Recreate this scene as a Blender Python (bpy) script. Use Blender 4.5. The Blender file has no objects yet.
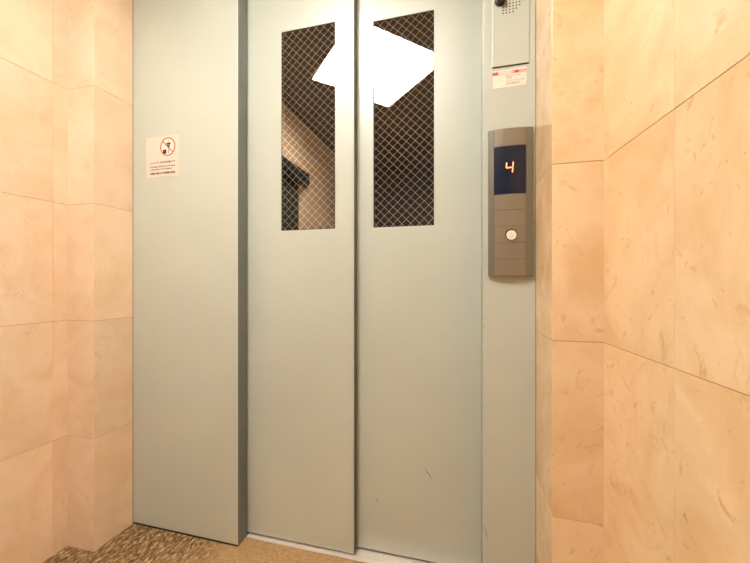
import bpy, bmesh, math, random
from mathutils import Vector, Matrix
random.seed(4)
S = bpy.context.scene
C = S.collection
PI = math.pi

# ------------------------------------------------------------------ materials
def mat(name, col, rough=.5, metal=0.0, spec=.5, emit=None, es=0.0):
    m = bpy.data.materials.new(name); m.use_nodes = True
    b = m.node_tree.nodes['Principled BSDF']
    b.inputs['Base Color'].default_value = (*col, 1)
    b.inputs['Roughness'].default_value = rough
    b.inputs['Metallic'].default_value = metal
    b.inputs['Specular IOR Level'].default_value = spec
    if emit:
        b.inputs['Emission Color'].default_value = (*emit, 1)
        b.inputs['Emission Strength'].default_value = es
    return m

def nd(m, t, **kw):
    n = m.node_tree.nodes.new(t)
    for k, v in kw.items():
        if k in n.inputs: n.inputs[k].default_value = v
        else: setattr(n, k, v)
    return n

def ramp(m, stops, interp='LINEAR'):
    n = m.node_tree.nodes.new('ShaderNodeValToRGB')
    n.color_ramp.interpolation = interp
    el = n.color_ramp.elements
    while len(el) < len(stops): el.new(.5)
    for e, (p, c) in zip(el, stops):
        e.position = p; e.color = (*c, 1) if len(c) == 3 else c
    return n

def lk(m, a, ao, b, bi): m.node_tree.links.new(a.outputs[ao], b.inputs[bi])

def mixc(m, blend, fac, a, b):
    n = m.node_tree.nodes.new('ShaderNodeMix'); n.data_type = 'RGBA'; n.blend_type = blend
    def put(i, v):
        if isinstance(v, tuple) and hasattr(v[0], 'outputs'): m.node_tree.links.new(v[0].outputs[v[1]], n.inputs[i])
        elif isinstance(v, tuple): n.inputs[i].default_value = (*v, 1)
        else: n.inputs[i].default_value = v
    put(0, fac); put(6, a); put(7, b)
    return n

def marble(name, light, dark, vein, rough=.12, amber=.6):
    """cream-peach polished limestone: soft clouds, a few amber stains and little brown fossil flecks"""
    m = mat(name, light, rough); b = m.node_tree.nodes['Principled BSDF']
    tc = nd(m, 'ShaderNodeTexCoord'); geo = nd(m, 'ShaderNodeNewGeometry')
    off = nd(m, 'ShaderNodeVectorMath', operation='MULTIPLY_ADD')
    lk(m, geo, 'Random Per Island', off, 0); off.inputs[1].default_value = (7, 5, 9); lk(m, tc, 'Object', off, 2)
    n1 = nd(m, 'ShaderNodeTexNoise', Scale=6.5, Detail=5.0, Roughness=.58, Distortion=.9); lk(m, off, 0, n1, 'Vector')
    r1 = ramp(m, [(.36, dark), (.50, tuple((a*.45+c*.55) for a, c in zip(dark, light))), (.62, light)]); lk(m, n1, 'Fac', r1, 0)
    n2 = nd(m, 'ShaderNodeTexNoise', Scale=17.0, Detail=4.0, Roughness=.6, Distortion=1.6); lk(m, off, 0, n2, 'Vector')
    r2 = ramp(m, [(.60, (0, 0, 0)), (.72, (amber,)*3)]); lk(m, n2, 'Fac', r2, 0)
    c1 = mixc(m, 'MIX', (r2, 0), (r1, 0), vein)
    n3 = nd(m, 'ShaderNodeTexNoise', Scale=38.0, Detail=3.0, Roughness=.7, Distortion=2.0); lk(m, off, 0, n3, 'Vector')
    r3 = ramp(m, [(.665, (0, 0, 0)), (.74, (.6,)*3)]); lk(m, n3, 'Fac', r3, 0)
    c2 = mixc(m, 'MIX', (r3, 0), (c1, 2), tuple(x*.55 for x in vein))
    hs = nd(m, 'ShaderNodeHueSaturation'); lk(m, c2, 2, hs, 'Color')
    mr = nd(m, 'ShaderNodeMapRange'); mr.inputs['To Min'].default_value = .93; mr.inputs['To Max'].default_value = 1.04
    lk(m, geo, 'Random Per Island', mr, 0); lk(m, mr, 0, hs, 'Value'); lk(m, hs, 0, b, 'Base Color')
    rr = nd(m, 'ShaderNodeMapRange'); rr.inputs['To Min'].default_value = rough; rr.inputs['To Max'].default_value = rough+.12
    lk(m, n1, 'Fac', rr, 0); lk(m, rr, 0, b, 'Roughness')
    bp = nd(m, 'ShaderNodeBump', Strength=.03, Distance=.01); lk(m, n1, 'Fac', bp, 'Height'); lk(m, bp, 0, b, 'Normal')
    return m

def paint(name, col, rough=.36, spec=.6, bump=.02):
    """satin paint on sheet steel with a very fine orange peel"""
    m = mat(name, col, rough, spec=spec); b = m.node_tree.nodes['Principled BSDF']
    tc = nd(m, 'ShaderNodeTexCoord')
    n = nd(m, 'ShaderNodeTexNoise', Scale=2.2, Detail=4.0, Roughness=.55); lk(m, tc, 'Object', n, 'Vector')
    r = ramp(m, [(.3, tuple(c*.965 for c in col)), (.7, tuple(min(1, c*1.03) for c in col))]); lk(m, n, 'Fac', r, 0)
    lk(m, r, 0, b, 'Base Color')
    n2 = nd(m, 'ShaderNodeTexNoise', Scale=420.0, Detail=2.0); lk(m, tc, 'Object', n2, 'Vector')
    n3 = nd(m, 'ShaderNodeTexNoise', Scale=3.0, Detail=1.0); lk(m, tc, 'Object', n3, 'Vector')
    b1 = nd(m, 'ShaderNodeBump', Strength=bump, Distance=.001); lk(m, n2, 'Fac', b1, 'Height')
    b2 = nd(m, 'ShaderNodeBump', Strength=.10, Distance=.006); lk(m, n3, 'Fac', b2, 'Height'); lk(m, b1, 0, b2, 'Normal')
    lk(m, b2, 0, b, 'Normal')
    b.inputs['IOR'].default_value = 1.7
    return m

M = {}
M['tile_l'] = marble('peach marble', (.87, .675, .495), (.80, .59, .39), (.70, .46, .27), .14, .4)
M['tile_r'] = marble('golden marble', (.89, .665, .41), (.79, .545, .295), (.64, .37, .15), .12, .7)
M['grout'] = mat('grout', (.42, .26, .12), .9)
M['steel'] = paint('grey green paint', (.555, .592, .525))
M['steel_edge'] = paint('grey green paint shade', (.50, .52, .475))
M['header'] = paint('grey green header paint', (.54, .585, .525))
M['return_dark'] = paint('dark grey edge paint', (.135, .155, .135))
M['edge_shade'] = mat('painted edge shade', (.10, .115, .095), .5)
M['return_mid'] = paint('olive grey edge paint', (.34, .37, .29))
M['alu'] = mat('sill aluminium', (.86, .79, .70), .35, .35)
M['black'] = mat('black rubber and painted shade', (.012, .011, .010), .6)
M['shaft'] = mat('shaft wall', (.02, .014, .010), .85)
M['wire'] = mat('wire', (.93, .95, .95), .45, spec=.8)
M['bronze'] = paint('bronze metallic paint', (.235, .185, .125), .38)
M['bronze_d'] = paint('bronze rail paint', (.165, .145, .11), .36)
M['slit'] = mat('slit', (.05, .03, .02), .8)
M['white'] = mat('sticker paper', (.80, .68, .58), .5)
M['white2'] = mat('sticker paper white', (.85, .79, .70), .45)
M['cream'] = mat('button cap', (.90, .84, .70), .35)
M['ink'] = mat('ink', (.03, .025, .02), .6)
M['brown_ink'] = mat('brown ink', (.12, .06, .03), .6)
M['grey_ink'] = mat('grey ink', (.45, .44, .38), .6)
M['red_ink'] = mat('red ink', (.50, .06, .03), .6)
M['pink_ink'] = mat('pink ink', (.90, .42, .38), .6)
M['crimson'] = mat('crimson ink', (.70, .07, .10), .6)
M['plastic'] = mat('black plastic', (.02, .018, .014), .35)
M['screen'] = mat('smoked screen', (.010, .014, .034), .3, spec=.5)
M['digit'] = mat('red digit', (.9, .25, .1), .5, emit=(1, .24, .10), es=1.25)
M['scuff'] = mat('scuff', (.27, .24, .17), .6)
M['chip'] = mat('chipped paint', (.40, .34, .24), .7)
M['lampframe'] = mat('lamp frame', (.92, .89, .82), .5)
M['diffuser'] = mat('lamp diffuser', (.9, .9, .85), .5, emit=(1, .97, .91), es=13.0)
M['ceiling'] = mat('ceiling', (.16, .12, .085), .75)
M['backwall'] = mat('back wall', (.075, .055, .04), .6)
M['darkdoor'] = mat('dark door', (.035, .035, .025), .5)

# wired glass: partly mirror-like, partly see-through
g = bpy.data.materials.new('wired glass'); g.use_nodes = True
nt = g.node_tree; nt.nodes.clear()
o_ = nt.nodes.new('ShaderNodeOutputMaterial'); mx = nt.nodes.new('ShaderNodeMixShader')
tr = nt.nodes.new('ShaderNodeBsdfTransparent'); tr.inputs[0].default_value = (.96, .95, .93, 1)
gl = nt.nodes.new('ShaderNodeBsdfGlossy'); gl.inputs['Roughness'].default_value = .015; gl.inputs[0].default_value = (1, .95, .88, 1)
fr = nt.nodes.new('ShaderNodeFresnel'); fr.inputs[0].default_value = 4.5
gg = nt.nodes.new('ShaderNodeNewGeometry'); sb = nt.nodes.new('ShaderNodeMath'); sb.operation = 'SUBTRACT'; sb.inputs[0].default_value = 1
ml = nt.nodes.new('ShaderNodeMath'); ml.operation = 'MULTIPLY'
nt.links.new(gg.outputs['Backfacing'], sb.inputs[1]); nt.links.new(sb.outputs[0], ml.inputs[0]); nt.links.new(fr.outputs[0], ml.inputs[1])
nt.links.new(ml.outputs[0], mx.inputs[0]); nt.links.new(tr.outputs[0], mx.inputs[1]); nt.links.new(gl.outputs[0], mx.inputs[2])
nt.links.new(mx.outputs[0], o_.inputs[0]); M['glass'] = g

# floor: brown speckled short pile / stone look with coarse streaks
def floor_mat():
    m = mat('brown floor', (.4, .25, .12), .6, spec=.3); b = m.node_tree.nodes['Principled BSDF']
    tc = nd(m, 'ShaderNodeTexCoord')
    mp = nd(m, 'ShaderNodeMapping'); mp.inputs['Rotation'].default_value = (0, 0, math.radians(38)); mp.inputs['Scale'].default_value = (1.0, .42, 1)
    lk(m, tc, 'Object', mp, 'Vector')
    n1 = nd(m, 'ShaderNodeTexNoise', Scale=120.0, Detail=3.0, Roughness=.65, Distortion=.6); lk(m, mp, 0, n1, 'Vector')
    r1 = ramp(m, [(.36, (.07, .035, .012)), (.52, (.25, .145, .062)), (.68, (.66, .47, .25))]); lk(m, n1, 'Fac', r1, 0)
    n2 = nd(m, 'ShaderNodeTexNoise', Scale=90.0, Detail=4.0, Roughness=.7); lk(m, tc, 'Object', n2, 'Vector')
    r2 = ramp(m, [(.3, (.30, .17, .07)), (.7, (.54, .35, .17))]); lk(m, n2, 'Fac', r2, 0)
    n3 = nd(m, 'ShaderNodeTexNoise', Scale=2.2, Detail=2.0); lk(m, tc, 'Object', n3, 'Vector')
    sx = nd(m, 'ShaderNodeSeparateXYZ'); lk(m, tc, 'Object', sx, 0)
    ad = nd(m, 'ShaderNodeMath', operation='MULTIPLY_ADD'); lk(m, n3, 'Fac', ad, 0); ad.inputs[1].default_value = .5; lk(m, sx, 0, ad, 2)
    mr = nd(m, 'ShaderNodeMapRange'); mr.inputs['From Min'].default_value = -.70; mr.inputs['From Max'].default_value = -.58
    lk(m, ad, 0, mr, 0)
    mc = mixc(m, 'MIX', (mr, 0), (r1, 0), (r2, 0)); lk(m, mc, 2, b, 'Base Color')
    bp = nd(m, 'ShaderNodeBump', Strength=.5, Distance=.004); lk(m, n1, 'Fac', bp, 'Height'); lk(m, bp, 0, b, 'Normal')
    return m
M['floor'] = floor_mat()

# ------------------------------------------------------------------ mesh helpers
def box(bm, x0, x1, y0, y1, z0, z1, bev=0.0, seg=2):
    t = bmesh.new()
    bmesh.ops.create_cube(t, size=1)
    bmesh.ops.scale(t, vec=(x1-x0, y1-y0, z1-z0), verts=t.verts)
    bmesh.ops.translate(t, vec=((x0+x1)/2, (y0+y1)/2, (z0+z1)/2), verts=t.verts)
    if bev: bmesh.ops.bevel(t, geom=t.edges[:], offset=bev, segments=seg, profile=.5, affect='EDGES')
    me = bpy.data.meshes.new('t'); t.to_mesh(me); t.free(); bm.from_mesh(me); bpy.data.meshes.remove(me)

def prism(bm, poly, z0, z1, bev=0.0):
    """plan polygon extruded upwards"""
    t = bmesh.new()
    lo = [t.verts.new((x, y, z0)) for x, y in poly]; hi = [t.verts.new((x, y, z1)) for x, y in poly]
    n = len(poly)
    for i in range(n): t.faces.new((lo[i], lo[(i+1) % n], hi[(i+1) % n], hi[i]))
    t.faces.new(lo[::-1]); t.faces.new(hi)
    bmesh.ops.recalc_face_normals(t, faces=t.faces)
    if bev: bmesh.ops.bevel(t, geom=t.edges[:], offset=bev, segments=2, profile=.5, affect='EDGES')
    me = bpy.data.meshes.new('t'); t.to_mesh(me); t.free(); bm.from_mesh(me); bpy.data.meshes.remove(me)

def cylY(bm, x, z, y0, y1, r, seg=32, r2=None, bev=0.0):
    """disc or knob whose axis is the world y"""
    t = bmesh.new()
    bmesh.ops.create_cone(t, cap_ends=True, segments=seg, radius1=r, radius2=r if r2 is None else r2, depth=abs(y1-y0))
    if bev: bmesh.ops.bevel(t, geom=[e for e in t.edges if abs(e.verts[0].co.z-e.verts[1].co.z) < 1e-6], offset=bev, segments=2, profile=.5, affect='EDGES')
    bmesh.ops.rotate(t, matrix=Matrix.Rotation(PI/2, 3, 'X'), verts=t.verts)
    bmesh.ops.translate(t, vec=(x, (y0+y1)/2, z), verts=t.verts)
    me = bpy.data.meshes.new('t'); t.to_mesh(me); t.free(); bm.from_mesh(me); bpy.data.meshes.remove(me)

def ringY(bm, x, z, y0, y1, r0, r1, seg=40):
    v = []
    for i in range(seg):
        a = 2*PI*i/seg; c, s = math.cos(a), math.sin(a)
        v.append([bm.verts.new((x+r*c, y, z+r*s)) for r, y in ((r0, y0), (r1, y0), (r1, y1), (r0, y1))])
    for i in range(seg):
        a, b = v[i], v[(i+1) % seg]
        for k in range(4): bm.faces.new((a[k], b[k], b[(k+1) % 4], a[(k+1) % 4]))

def obj(name, bm, m, parent=None, smooth=False):
    me = bpy.data.meshes.new(name)
    bmesh.ops.recalc_face_normals(bm, faces=bm.faces)
    bm.to_mesh(me); bm.free()
    if smooth:
        for p in me.polygons: p.use_smooth = True
    if m: me.materials.append(m)
    o = bpy.data.objects.new(name, me); C.objects.link(o)
    if parent is not None:
        o.parent = parent
        o.matrix_parent_inverse = Matrix.Translation(parent_world(parent)).inverted()
    return o

def parent_world(p):
    v = Vector(p.location)
    while p.parent is not None:
        p = p.parent
    return v if p.location == v else Vector(p.location)

def tag(o, label=None, cat=None, kind=None, group=None):
    if label: o['label'] = label
    if cat: o['category'] = cat
    if kind: o['kind'] = kind
    if group: o['group'] = group
    return o

def empty(name, loc, label, cat, kind=None):
    o = bpy.data.objects.new(name, None); C.objects.link(o); o.location = loc; o.empty_display_size = .05
    return tag(o, label, cat, kind)

def nb(): return bmesh.new()

# ------------------------------------------------------------------ measures (metres)
JY = 1.011            # face of the steel jambs
L1 = 1.068            # face of the near (left) leaf
L2 = 1.100            # face of the far (right) leaf
CEIL = 2.27
BACK = -1.75
XL0, YL, XL1 = -1.1985, .871, -1.3155
XR0, YR, XR1, XRO = .1954, .8396, .2983, .60
ROWS = [0.0] + [.3805 + .3965*k for k in range(5)] + [CEIL]
GAP = .0006

# ------------------------------------------------------------------ walls of polished slabs
def slab_wall(name, runs, m, label, inward, hide=()):
    """runs: plan segments (x0, y0, x1, y1) faced with slabs row by row; inward gives each run's normal"""
    bm = nb()
    T = .012
    for (x0, y0, x1, y1), (nx, ny) in zip(runs, inward):
        i_ = runs.index((x0, y0, x1, y1))
        es_, ee_ = (-14 if (i_, 0) in hide else 1), (-14 if (i_, 1) in hide else 1)
        for k in range(len(ROWS)-1):
            z0, z1 = ROWS[k]+GAP, ROWS[k+1]-GAP
            d = Vector((x1-x0, y1-y0)).normalized()*GAP*.4
            ax, ay, bx, by = x0+d.x*es_, y0+d.y*es_, x1-d.x*ee_, y1-d.y*ee_
            prism(bm, [(ax, ay), (bx, by), (bx-nx*T, by-ny*T), (ax-nx*T, ay-ny*T)], z0, z1, .0007)
    o = obj(name, bm, m)
    return tag(o, label, 'wall', 'structure')

def backing(name, poly, label):
    bm = nb(); prism(bm, poly, 0, CEIL)
    return tag(obj(name, bm, M['grout']), label, 'wall', 'structure')

e = .0015  # the grout lies this far behind the slab faces
wl = slab_wall('wall_left', [
    (XL0, JY+.03, XL0, YL), (XL0, YL, XL1+.0, YL), (XL1, YL, XL1, .827), (XL1, .827, XL1, .227), (XL1, .227, XL1, -.12)],
    M['tile_l'], 'peach marble tiled wall left of the steel jamb, stepped back near it', [(1, 0), (0, -1), (1, 0), (1, 0), (1, 0)], ((1, 1), (2, 0)))
# beyond a dark side door the tiles go on
bm = nb()
T = .012
for ya, yb in ((-.42, -.95), (-.95, -1.35), (-1.35, BACK)):
    for k in range(len(ROWS)-1):
        prism(bm, [(XL1, ya-GAP), (XL1, yb+GAP), (XL1-T, yb+GAP), (XL1-T, ya-GAP)], ROWS[k]+GAP, ROWS[k+1]-GAP, .0007)
for k in (4, 5):
    prism(bm, [(XL1, -.12-GAP), (XL1, -.42+GAP), (XL1-T, -.42+GAP), (XL1-T, -.12-GAP)], (1.80 if k == 4 else ROWS[k+1-0])+GAP if k == 4 else ROWS[5]+GAP, (ROWS[5] if k == 4 else CEIL)-GAP, .0007)
me = bpy.data.meshes.new('t'); bm.to_mesh(me); bm.free()
b2 = bmesh.new(); b2.from_mesh(wl.data); b2.from_mesh(me)
# grout body of the same wall
prism(b2, [(XL0-e, JY+.03), (XL0-e, YL+e), (XL1-e, YL+e), (XL1-e, BACK), (XL1-.12, BACK), (XL1-.12, JY+.03)], 0, CEIL)
b2.to_mesh(wl.data); b2.free(); bpy.data.meshes.remove(me)
wl.data.materials.append(M['grout'])
for p in list(wl.data.polygons)[-8:]: p.material_index = 1

SP = [(XR1, YR), (.3136, .6172), (.3547, .0186), (.3958, -.58), (.4368, -1.1786), (.4760, BACK)]   # this wall splays open a little
wr = slab_wall('wall_right', [
    (XR0, JY+.03, XR0, YR), (XR0, YR, XR1, YR), *[(*SP[i], *SP[i+1]) for i in range(5)]],
    M['tile_r'], 'golden marble tiled wall right of the call panel, stepped back from the jamb', [(-1, 0), (0, -1)]+[(-.9977, -.0684)]*5, ((1, 1), (2, 0)))
b2 = bmesh.new(); b2.from_mesh(wr.data)
prism(b2, [(XR0+e, JY+.03), (XR0+e, YR+e), (XR1+e, YR+e), (SP[5][0]+e, BACK), (XRO, BACK), (XRO, JY+.03)], 0, CEIL)
b2.to_mesh(wr.data); b2.free(); wr.data.materials.append(M['grout'])
for p in list(wr.data.polygons)[-8:]: p.material_index = 1

bm = nb(); box(bm, XL1-.12, XRO, BACK-.1, BACK, 0, CEIL)
tag(obj('wall_back', bm, M['backwall']), 'dark brown wall at the back of the lift hall, seen only mirrored in the door glass', 'wall', 'structure')
bm = nb(); box(bm, XL1-.12, XRO, BACK-.1, 1.5, -.1, 0)
tag(obj('floor', bm, M['floor']), 'brown mottled floor in front of the steel doors', 'floor', 'structure')
CLX, CLY, CLR, RD = -.545, .065, math.radians(45.5), .12
A0, A1, B0, B1 = -.335, .345, -.315, .292       # the light well, in its own turned axes
def turn(x, y): return (CLX+x*math.cos(CLR)-y*math.sin(CLR), CLY+x*math.sin(CLR)+y*math.cos(CLR))
hole = [turn(A0+.004, B0+.004), turn(A1-.004, B0+.004), turn(A1-.004, B1-.004), turn(A0+.004, B1-.004)]
outer = [(XL1-.12, BACK-.1), (XRO, BACK-.1), (XRO, 1.5), (XL1-.12, 1.5)]
bm = nb()
hv = [[bm.verts.new((x, y, z)) for x, y in hole] for z in (CEIL, CEIL+.2)]
ov = [[bm.verts.new((x, y, z)) for x, y in outer] for z in (CEIL, CEIL+.2)]
for i in range(4):
    j = (i+1) % 4
    for z in (0, 1): bm.faces.new((ov[z][i], ov[z][j], hv[z][j], hv[z][i]))
    bm.faces.new((hv[0][i], hv[0][j], hv[1][j], hv[1][i])); bm.faces.new((ov[0][i], ov[0][j], ov[1][j], ov[1][i]))
tag(obj('ceiling', bm, M['ceiling']), 'dark ceiling mirrored in the door glass', 'ceiling', 'structure')

# lift shaft behind the leaves
bm = nb()
box(bm, -1.30, .30, 1.42, 1.5, 0, CEIL)
box(bm, -1.32, -1.30, 1.15, 1.5, 0, CEIL); box(bm, .30, .32, 1.15, 1.5, 0, CEIL)
tag(obj('wall_shaft', bm, M['shaft']), 'black inside of the lift shaft behind the wired glass', 'wall', 'structure')

# dark side door and its canopy on the left wall (mirrored in the left pane)
d = empty('door_3', (XL1, -.27, 0), 'dark side door on the left wall, mirrored in the left pane', 'door', 'structure')
bm = nb(); box(bm, XL1-.0005, XL1+.012, -.415, -.125, 0.001, 1.795, .002); obj('door_leaf', bm, M['darkdoor'], d)
bm = nb(); prism(bm, [(XL1+.001, -.02), (XL1+.001, -.60), (XL1+.085, -.47), (XL1+.085, -.02)], 1.72, 1.80, .002)
tag(obj('trim_4', bm, M['plastic']), 'black canopy over the side door, mirrored in the left pane', 'canopy', 'structure')

# ------------------------------------------------------------------ steel surround
# left: wide folded panel with its return; right: narrow jamb
bm = nb(); prism(bm, [(XL0+.0015, JY), (-.7445, JY), (-.7445, JY+.02), (XL0+.0015, JY+.02)], .007, CEIL-.001, .0012)
j1 = tag(obj('trim_1', bm, M['steel']), 'wide grey steel panel with a small notice, left of the sliding doors', 'steel panel', 'structure')
bm = nb(); prism(bm, [(.0565, JY), (XR0-.0012, JY), (XR0-.0012, JY+.02), (.0565, JY+.02)], .002, CEIL-.001, .0012)
j2 = tag(obj('trim_2', bm, M['steel']), 'narrow grey steel jamb that carries the call panel, right of the sliding doors', 'door jamb', 'structure')
bm = nb(); prism(bm, [(-.7430, JY+.001), (.0550, JY+.001), (.0550, 1.060), (-.7430, 1.060)], 2.10, CEIL-.001, .0012)
tag(obj('trim_3', bm, M['header']), 'grey steel header above the sliding doors', 'door header', 'structure')
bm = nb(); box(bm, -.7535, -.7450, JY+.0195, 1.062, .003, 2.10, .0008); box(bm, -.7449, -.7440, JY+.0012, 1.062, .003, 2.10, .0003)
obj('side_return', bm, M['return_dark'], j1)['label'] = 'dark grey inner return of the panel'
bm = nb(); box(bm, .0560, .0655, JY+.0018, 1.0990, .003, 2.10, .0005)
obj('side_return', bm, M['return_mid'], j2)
bm = nb(); prism(bm, [(XL0+.0015, JY+.0015), (-.7460, JY+.0015), (-.7460, 1.062), (-.7535, 1.062), (-.7535, JY+.02), (XL0+.0015, JY+.02)], .0005, .0072)
obj('base_shade_strip', bm, M['black'], j1)  # black strip painted in as the shade under the raised panel
# dark seals against the tiles
bm = nb(); box(bm, XL0-.0005, XL0+.0018, JY-.0012, JY+.004, 0, CEIL-.002)
obj('sealant', bm, M['scuff'], j1)
bm = nb(); box(bm, XR0-.0018, XR0+.0004, JY-.0010, JY+.004, 0, CEIL-.002)
obj('sealant', bm, M['scuff'], j2)
# chips along the arris of the right jamb, and a scuff low down
bm = nb()
for z, h in ((.935, .004), (.912, .003), (.896, .006), (.886, .003), (.871, .006), (.852, .003), (.833, .004), (.806, .003), (.781, .010), (.90, .002), (.862, .002)):
    x = .0575+random.uniform(0, .0012); w = random.uniform(.0008, .0018)
    box(bm, x, x+w, JY-.0003, JY+.001, z-h/2, z+h/2)
obj('paint_chip', bm, M['chip'], j2)

def streak(parent, x0, z0, x1, z1, w, y):
    """thin rubbed mark, tapered at both ends"""
    bm = nb(); n = 8; dx, dz = x1-x0, z1-z0; L = math.hypot(dx, dz); px, pz = -dz/L, dx/L
    A, B = [], []
    for i in range(n+1):
        t = i/n; hw = w/2*math.sin(PI*min(max(t, .06), .94)); cx = x0+dx*t+.0015*math.sin(3*t); cz = z0+dz*t
        A.append(bm.verts.new((cx+px*hw, y-.0003, cz+pz*hw))); B.append(bm.verts.new((cx-px*hw, y-.0003, cz-pz*hw)))
    for i in range(n): bm.faces.new((A[i], A[i+1], B[i+1], B[i]))
    bmesh.ops.solidify(bm, geom=bm.faces[:], thickness=.0002)
    return obj('scuff_mark', bm, M['scuff'], parent)
streak(j2, .0588, .2192, .0691, .1771, .0022, JY)

# ------------------------------------------------------------------ sliding leaves with wired glass
def leaf(name, x0, x1, yf, wx0, wx1, label, mx0, lz, W0):
    W1 = 1.7795
    root = empty(name, ((x0+x1)/2, yf+.014, .008), label, 'sliding door', 'structure')
    bm = nb(); D = .026; top = 2.125
    # the skin around the window, one continuous sheet-metal body with a cut-out
    def q(pts): bm.faces.new([bm.verts.new(p) for p in pts])
    xs = [x0, wx0, wx1, x1]; zs = [.0115, W0, W1, top]
    V = {}
    for yi, y in enumerate((yf, yf+D)):
        for i, x in enumerate(xs):
            for k, z in enumerate(zs): V[i, k, yi] = bm.verts.new((x, y, z))
    for yi in (0, 1):
        for i in range(3):
            for k in range(3):
                if (i, k) == (1, 1): continue
                bm.faces.new((V[i, k, yi], V[i+1, k, yi], V[i+1, k+1, yi], V[i, k+1, yi]))
    for i in range(3):
        bm.faces.new((V[i, 0, 0], V[i+1, 0, 0], V[i+1, 0, 1], V[i, 0, 1]))
        bm.faces.new((V[i, 3, 0], V[i+1, 3, 0], V[i+1, 3, 1], V[i, 3, 1]))
    for k in range(3):
        bm.faces.new((V[0, k, 0], V[0, k+1, 0], V[0, k+1, 1], V[0, k, 1]))
        bm.faces.new((V[3, k, 0], V[3, k+1, 0], V[3, k+1, 1], V[3, k, 1]))
    for (a, b) in (((1, 1), (2, 1)), ((2, 1), (2, 2)), ((2, 2), (1, 2)), ((1, 2), (1, 1))):
        bm.faces.new((V[a[0], a[1], 0], V[b[0], b[1], 0], V[b[0], b[1], 1], V[a[0], a[1], 1]))
    bmesh.ops.recalc_face_normals(bm, faces=bm.faces)
    ed = []
    for e_ in bm.edges:
        a, b = e_.verts
        if len(e_.link_faces) == 2 and e_.calc_face_angle(0) > .5: ed.append(e_)
    bmesh.ops.bevel(bm, geom=ed, offset=.0011, segments=2, profile=.5, affect='EDGES')
    obj('door_skin', bm, M['steel'], root)
    # pane
    bm = nb(); box(bm, wx0+.0008, wx1-.0008, yf+.0014, yf+.0024, W0+.0008, W1-.0008)
    pane = obj('glass_pane', bm, M['glass'], root)
    # thin dark glazing line around the pane
    bm = nb(); g_ = .0016
    for (a, b, c, d_) in ((wx0+.0006, wx0+.0006+g_, W0, W1), (wx1-.0006-g_, wx1-.0006, W0, W1)):
        box(bm, a, b, yf+.0008, yf+.0013, c+.001, d_-.001)
    box(bm, wx0+.001, wx1-.001, yf+.0008, yf+.0013, W0+.0006, W0+.0006+g_); box(bm, wx0+.001, wx1-.001, yf+.0008, yf+.0013, W1-.0006-g_*1.6, W1-.0006)
    obj('glazing_bead', bm, M['black'], root)
    bm = nb()
    for a, b in ((wx0+.0002, wx0+.0010), (wx1-.0010, wx1-.0002)): box(bm, a, b, yf+.0046, yf+.0262, W0+.0002, W1-.0002)
    for a, b in ((W0+.0002, W0+.0010), (W1-.0010, W1-.0002)): box(bm, wx0+.0010, wx1-.0010, yf+.0046, yf+.0262, a, b)
    obj('reveal_shade_lining', bm, M['black'], root)  # black lining added to darken the lit reveal behind the wires
    # crossed wires cast in the glass
    bm = nb(); yw = yf+.0036; hw = .00078
    PX, PZ = .0292, .0283   # diagonal pitch across and up
    cx, cz = wx0+mx0, W0+lz
    def clip(px, pz, sx, sz):
        # line through (px,pz) direction (sx,sz) clipped to the window
        t0, t1 = -9, 9
        for p, s, lo, hi in ((px, sx, wx0+.001, wx1-.001), (pz, sz, W0+.001, W1-.001)):
            a, b = (lo-p)/s, (hi-p)/s
            if a > b: a, b = b, a
            t0, t1 = max(t0, a), min(t1, b)
        return (t0, t1) if t1-t0 > .004 else None
    for sgn in (1, -1):
        for k in range(-45, 46):
            px, pz = cx+k*PX, cz; r = clip(px, pz, PX, sgn*PZ)
            L = math.hypot(PX, PZ)
            r = clip(px, pz, PX/L, sgn*PZ/L)
            if not r: continue
            dx, dz = PX/L, sgn*PZ/L; nx, nz = -dz, dx
            y = yw + (.0009 if sgn > 0 else 0)
            a = (px+dx*r[0], pz+dz*r[0]); b = (px+dx*r[1], pz+dz*r[1])
            ring = []
            for (qx, qz) in (a, b):
                ring.append([bm.verts.new((qx+nx*hw*math.cos(w), y+hw*math.sin(w), qz+nz*hw*math.cos(w))) for w in [i*PI/3 for i in range(6)]])
            for i in range(6): bm.faces.new((ring[0][i], ring[0][(i+1) % 6], ring[1][(i+1) % 6], ring[1][i]))
    wm = obj('wire_mesh', bm, M['wire'], root)
    wm.parent = pane; wm.matrix_parent_inverse = Matrix.Identity(4)
    wm['kind'] = 'stuff'
    # hanger foot that runs in the sill
    bm = nb(); box(bm, x0+.05, x1-.05, yf+.008, yf+.018, .0048, .0125); obj('door_shoe', bm, M['black'], root)
    return root

d1 = leaf('door_1', -.800, -.3460, L1, -.6120, -.4123, 'left sliding steel door leaf with a tall wired glass window, overlapping the other leaf', .012, .006, 1.0870)
d2 = leaf('door_2', -.392, .0740, L2, -.2880, -.0876, 'right sliding steel door leaf with a tall wired glass window, next to the call panel jamb', .008, .010, 1.0900)
bm = nb(); box(bm, -.3461, -.3440, L1+.0015, L1+.0255, .010, 2.12, .0006)
obj('edge_shade_strip', bm, M['edge_shade'], d1)  # dark strip added to paint the shade in the gap between the leaves
streak(d2, -.1195, .3093, -.0924, .2746, .0030, L2)
streak(d2, -.2824, .1952, -.2711, .1686, .0022, L2)

# sill: two runners with dark grooves
s_ = empty('sill', (-.345, 1.1, 0), 'bright aluminium sill under the sliding doors', 'sill')
bm = nb()
for y0, y1 in ((1.0560, 1.0760), (1.0775, 1.0945), (1.0960, 1.148)):
    box(bm, -.743, .0550, y0, y1, .0002, .0045, .0006)
obj('runner', bm, M['alu'], s_)
bm = nb(); box(bm, -.743, .0550, 1.0575, 1.147, .0001, .0012); obj('groove', bm, M['black'], s_)

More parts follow.
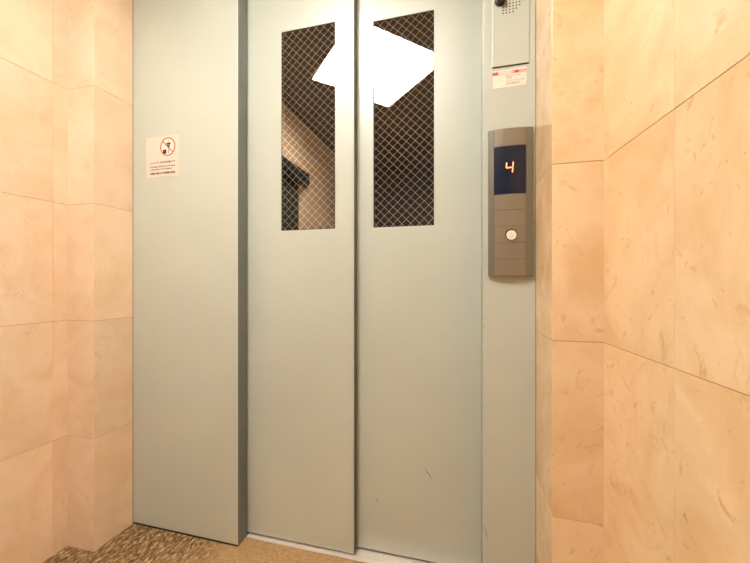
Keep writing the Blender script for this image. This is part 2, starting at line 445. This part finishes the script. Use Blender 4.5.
# ------------------------------------------------------------------ lettering
def text_mesh(body, size, width=None):
    cu = bpy.data.curves.new('t', 'FONT'); cu.body = body; cu.size = size; cu.resolution_u = 2
    cu.align_x = 'LEFT'; cu.extrude = .00012; cu.offset = .00016
    o = bpy.data.objects.new('t', cu); C.objects.link(o)
    bpy.context.view_layer.update()
    dg = bpy.context.evaluated_depsgraph_get()
    me = bpy.data.meshes.new_from_object(o.evaluated_get(dg))
    bpy.data.objects.remove(o)
    return me

def lettering(name, body, x, z, size, y, m, parent, width=None, bold=0.0):
    me = text_mesh(body, size)
    if width and me.vertices:
        w = max(v.co.x for v in me.vertices)
        for v in me.vertices: v.co.x *= width/w
    for v in me.vertices:
        a, b, c = v.co; v.co = (x+a, y-c, z+b)
    me.materials.clear(); me.materials.append(m); me.name = name
    o = bpy.data.objects.new(name, me); C.objects.link(o)
    top = parent
    while top.parent is not None: top = top.parent
    o.parent = parent; o.matrix_parent_inverse = Matrix.Translation(top.location).inverted()
    return o

# ------------------------------------------------------------------ notice on the wide panel
n = empty('notice_sticker', (-1.062, JY, 1.294), 'square cream notice with a red prohibition sign on the wide grey panel', 'sticker')
bm = nb(); box(bm, -1.1350, -.9887, JY-.0007, JY-.0001, 1.2938, 1.4410, .0002); obj('paper', bm, M['white'], n)
yf = JY-.0009
px_, pz_ = -1.0375, 1.4005
bm = nb(); ringY(bm, px_, pz_, yf-.0003, yf+.0002, .0295, .0335); 
t = bmesh.new(); box(t, -.031, .031, -.0003, .0002, -.0016, .0016)
bmesh.ops.rotate(t, matrix=Matrix.Rotation(math.radians(43), 3, 'Y'), verts=t.verts)
bmesh.ops.translate(t, vec=(px_, yf-.0004, pz_), verts=t.verts)
me = bpy.data.meshes.new('t'); t.to_mesh(me); t.free(); bm.from_mesh(me)
obj('prohibition_ring', bm, M['red_ink'], n)
bm = nb(); cylY(bm, px_, pz_, yf-.0001, yf+.0002, .0295, 40); obj('white_disc', bm, M['white2'], n)
bm = nb()
def quadY(bm, pts, y):
    f = bm.faces.new([bm.verts.new((px_+a*1.3, y, pz_+b*1.15)) for a, b in pts]); r = bmesh.ops.extrude_face_region(bm, geom=[f])
    bmesh.ops.translate(bm, vec=(0, .0001, 0), verts=[v for v in r['geom'] if isinstance(v, bmesh.types.BMVert)])
quadY(bm, [(-.0055, .0120), (.0110, .0120), (.0090, .0060), (-.0035, .0060)], yf-.0003)
quadY(bm, [(-.0155, -.0085), (-.0045, -.0085), (-.0045, -.0215), (-.0155, -.0215)], yf-.0003)
quadY(bm, [(-.0165, -.0105), (-.0150, -.0090), (-.0150, -.0210), (-.0165, -.0195)], yf-.0003)
quadY(bm, [(-.0025, .0050), (.0080, .0050), (.0045, -.0060), (.0010, -.0060)], yf-.0003)
obj('cup_and_can_symbol', bm, M['ink'], n)
bm = nb(); quadY(bm, [(.0015, .0205), (.0045, .0205), (.0035, .0130), (.0005, .0130)], yf-.0003)
obj('straw_symbol', bm, M['grey_ink'], n)
bm = nb(); quadY(bm, [(.0000, -.0085), (.0060, -.0085), (.0060, -.0205), (.0000, -.0205)], yf-.0003)
obj('snack_symbol', bm, M['grey_ink'], n)
lettering('lettering', 'エレベーター内での飲食禁止です', -1.1170, 1.3425, .0085, yf, M['ink'], n, .112)
lettering('lettering', 'Drinking, eating and smoking', -1.1170, 1.3290, .0080, yf, M['brown_ink'], n, .112)
lettering('lettering', 'in this elevator are prohibited.', -1.1170, 1.3190, .0080, yf, M['brown_ink'], n, .098)
lettering('lettering', '本電梯内禁止飲食敬請配合謝謝', -1.1170, 1.3035, .0085, yf, M['ink'], n, .112)

# ------------------------------------------------------------------ intercom plate on the right jamb
p_ = empty('intercom_plate', (.129, JY, 1.512), 'grey steel cover plate with speaker holes and a black knob, top of the right jamb', 'intercom')
bm = nb(); box(bm, .0812, .1785, JY-.0035, JY-.0001, 1.5120, 1.870, .0010); obj('cover', bm, M['steel'], p_)
bm = nb(); box(bm, .0820, .1778, JY-.0012, JY-.00005, 1.5095, 1.5125); obj('painted_shadow', bm, M['black'], p_)  # black strip standing in for the shadow below the plate
bm = nb()
gx, gz = .1232, 1.6865
for i in range(-2, 4):
    for k in range(-4, 4):
        xx, zz = (i+.5)*.0086, (k+.5)*.0083
        if math.hypot(xx, zz) < .0345: cylY(bm, gx+xx, gz+zz, JY-.0038, JY-.0033, .0020, 12)
obj('speaker_holes', bm, M['black'], p_)
bm = nb(); cylY(bm, .1020, 1.6930, JY-.019, JY-.0035, .0120, 32, bev=.002); cylY(bm, .1020, 1.6930, JY-.006, JY-.0034, .0140, 32)
obj('knob', bm, M['plastic'], p_, smooth=False)

# ------------------------------------------------------------------ service sticker under it
s2 = empty('service_sticker', (.127, JY, 1.452), 'small white service sticker with a red band below the intercom plate', 'sticker')
bm = nb()
v = [(.0845, 1.4525), (.1695, 1.4530), (.1710, 1.4600), (.1710, 1.5030), (.0838, 1.5000)]
f = bm.faces.new([bm.verts.new((a, JY-.0006, b)) for a, b in v]); r = bmesh.ops.extrude_face_region(bm, geom=[f])
bmesh.ops.translate(bm, vec=(0, .0005, 0), verts=[q for q in r['geom'] if isinstance(q, bmesh.types.BMVert)])
obj('paper', bm, M['white2'], s2)
yf2 = JY-.0008
bm = nb(); box(bm, .0825, .1715, yf2-.0001, yf2+.00015, 1.4885, 1.4975); obj('pink_band', bm, M['pink_ink'], s2)
bm = nb(); box(bm, .0825, .0975, yf2-.0003, yf2, 1.4885, 1.4970); obj('red_block', bm, M['crimson'], s2)
bm = nb(); box(bm, .1400, .1515, yf2-.0003, yf2, 1.4895, 1.4965); obj('red_block', bm, M['crimson'], s2)
bm = nb(); box(bm, .0985, .132, yf2-.0003, yf2, 1.4895, 1.4965); obj('cream_block', bm, M['white'], s2)
for (x, z, w, txt) in ((.117, 1.4805, .022, '緊急時連絡'), (.143, 1.4815, .012, '0120'), (.119, 1.4740, .014, '連絡先'), (.117, 1.4670, .048, 'エレベーター保守'), (.117, 1.4600, .040, '24時間受付')):
    lettering('lettering', txt, x, z, .0055, yf2, M['grey_ink'], s2, w)

# ------------------------------------------------------------------ call panel
cp = empty('call_panel', (.129, JY, .925), 'brown bronze lift call panel with a red 4 on its dark display', 'call panel')
CX, HW = .1291, .0588
def fy(x, extra=0): return JY-.0075-.0095*(1-((x-CX)/HW)**2)-extra
def strip(bm, x0, x1, z0, z1, n_=10, extra=0, depth=None, dome=0.0):
    xs = [x0+(x1-x0)*i/n_ for i in range(n_+1)]
    poly = [(x, fy(x, extra)) for x in xs] + [(x1, JY-.001 if depth is None else fy(x1, extra)+depth), (x0, JY-.001 if depth is None else fy(x0, extra)+depth)]
    prism(bm, poly, z0, z1, .0005)
Z0, Z1 = .9250, 1.3315
bm = nb(); strip(bm, .0712, .1870, Z0+.0015, Z1-.0015, 16, -.0022); obj('panel_body', bm, M['slit'], cp)
bm = nb(); strip(bm, .0704, .0852, Z0, Z1, 4, .0); obj('side_rail', bm, M['bronze_d'], cp)
bm = nb(); strip(bm, .1685, .1878, Z0, Z1, 4, .0); obj('side_rail', bm, M['bronze_d'], cp)
g2 = .0004
cuts = [Z0, .9715, 1.0160, 1.0612, 1.1068, 1.1505, 1.2820, Z1]
names = ['lower_cover', 'lower_cover', 'button_plate', 'middle_cover', 'middle_cover', None, 'top_cover']
for k, nm in enumerate(names):
    if nm is None: continue
    bm = nb(); strip(bm, .0857, .1680, cuts[k]+g2, cuts[k+1]-g2, 12, 0); obj(nm, bm, M['bronze'], cp)
bm = nb(); strip(bm, .0857, .1680, 1.1505+g2, 1.2820-g2, 14, -.0003); disp = obj('display', bm, M['screen'], cp, smooth=False)
# the lit figure 4, seven-segment style and leaning a little
bm = nb(); dy = fy(.1265)-.0004
def seg(ax, az, bx, bz, w=.0028):
    L = math.hypot(bx-ax, bz-az); ux, uz = (bx-ax)/L, (bz-az)/L; nx, nz = -uz, ux
    pts = [(ax+nx*w/2, az+nz*w/2), (ax-ux*w/2, az-uz*w/2), (ax-nx*w/2, az-nz*w/2), (bx-nx*w/2, bz-nz*w/2), (bx+ux*w/2, bz+uz*w/2), (bx+nx*w/2, bz+nz*w/2)]
    f = bm.faces.new([bm.verts.new((a, dy, b)) for a, b in pts]); r = bmesh.ops.extrude_face_region(bm, geom=[f])
    bmesh.ops.translate(bm, vec=(0, .0006, 0), verts=[q for q in r['geom'] if isinstance(q, bmesh.types.BMVert)])
seg(.1180, 1.2355, .1170, 1.2235); seg(.1178, 1.2218, .1318, 1.2228); seg(.1350, 1.2365, .1340, 1.2245); seg(.1338, 1.2208, .1328, 1.2095)
o4 = obj('digit', bm, M['digit'], cp); o4.parent = disp; o4.matrix_parent_inverse = Matrix.Identity(4)
# push button
bx, bz = .1298, 1.0385; by = fy(bx)
bm = nb(); cylY(bm, bx, bz, by-.0003, by+.002, .0160, 40); obj('button_recess_shade', bm, M['slit'], cp)  # flat dark disc, the shadow around the cap put into its colour
bm = nb(); ringY(bm, bx, bz, by-.0009, by+.001, .0158, .0166); obj('button_ring', bm, M['bronze'], cp)
bm = nb(); cylY(bm, bx+.0003, bz-.0012, by-.0022, by+.001, .0132, 40, bev=.0008); btn = obj('call_button', bm, M['cream'], cp); btn['label'] = 'round cream push button'
bm = nb()
for a, b in (((-.0045, -.0035), (0, .0045)), ((0, .0045), (.0045, -.0035)), ((.0045, -.0035), (-.0045, -.0035))):
    L = math.hypot(b[0]-a[0], b[1]-a[1]); nx, nz = -(b[1]-a[1])/L*.0004, (b[0]-a[0])/L*.0004
    f = bm.faces.new([bm.verts.new((bx+.0003+q[0]*1.3+s*nx, by-.0024, bz-.0012+q[1]*1.3+s*nz)) for q, s in ((a, 1), (b, 1), (b, -1), (a, -1))])
    r = bmesh.ops.extrude_face_region(bm, geom=[f]); bmesh.ops.translate(bm, vec=(0, .0004, 0), verts=[q for q in r['geom'] if isinstance(q, bmesh.types.BMVert)])
ar = obj('up_arrow', bm, M['grey_ink'], cp); ar.parent = btn; ar.matrix_parent_inverse = Matrix.Identity(4)

# ------------------------------------------------------------------ ceiling light, turned against the walls
cl = empty('ceiling_light', (0, 0, 0), 'square luminous ceiling light panel mirrored in both door windows', 'ceiling light')
bm = nb(); w_ = .003
for x0, x1, y0, y1 in ((A0+.0045, A1-.0045, B0+.0045, B0+.0045+w_), (A0+.0045, A1-.0045, B1-.0045-w_, B1-.0045), (A0+.0045, A0+.0045+w_, B0+.0045+w_, B1-.0045-w_), (A1-.0045-w_, A1-.0045, B0+.0045+w_, B1-.0045-w_)):
    box(bm, x0, x1, y0, y1, CEIL-.002, CEIL+RD)
obj('frame', bm, M['lampframe'], cl)
bm = nb(); box(bm, A0+.0045, A1-.0045, B0+.0045, B1-.0045, CEIL+RD+.0005, CEIL+RD+.02); obj('diffuser', bm, M['diffuser'], cl)
cl.location = (CLX, CLY, 0); cl.rotation_euler = (0, 0, CLR)

# ------------------------------------------------------------------ camera, world, view
cam = bpy.data.cameras.new('camera'); co = bpy.data.objects.new('camera', cam); C.objects.link(co)
cam.sensor_width = 36; cam.lens = 340/750*36; cam.clip_start = .01
co.location = (0, 0, .91); co.rotation_euler = (PI/2, 0, math.radians(14.4))
S.camera = co
w = bpy.data.worlds.new('world'); S.world = w; w.use_nodes = True
w.node_tree.nodes['Background'].inputs[0].default_value = (.9, .8, .7, 1); w.node_tree.nodes['Background'].inputs[1].default_value = .05
S.view_settings.view_transform = 'Standard'; S.view_settings.look = 'None'; S.view_settings.gamma = 1
S.view_settings.use_curve_mapping = False; S.view_settings.exposure = 1.38
S.cycles.max_bounces = 14; S.cycles.diffuse_bounces = 8; S.cycles.transparent_max_bounces = 12
S.cycles.use_denoising = True
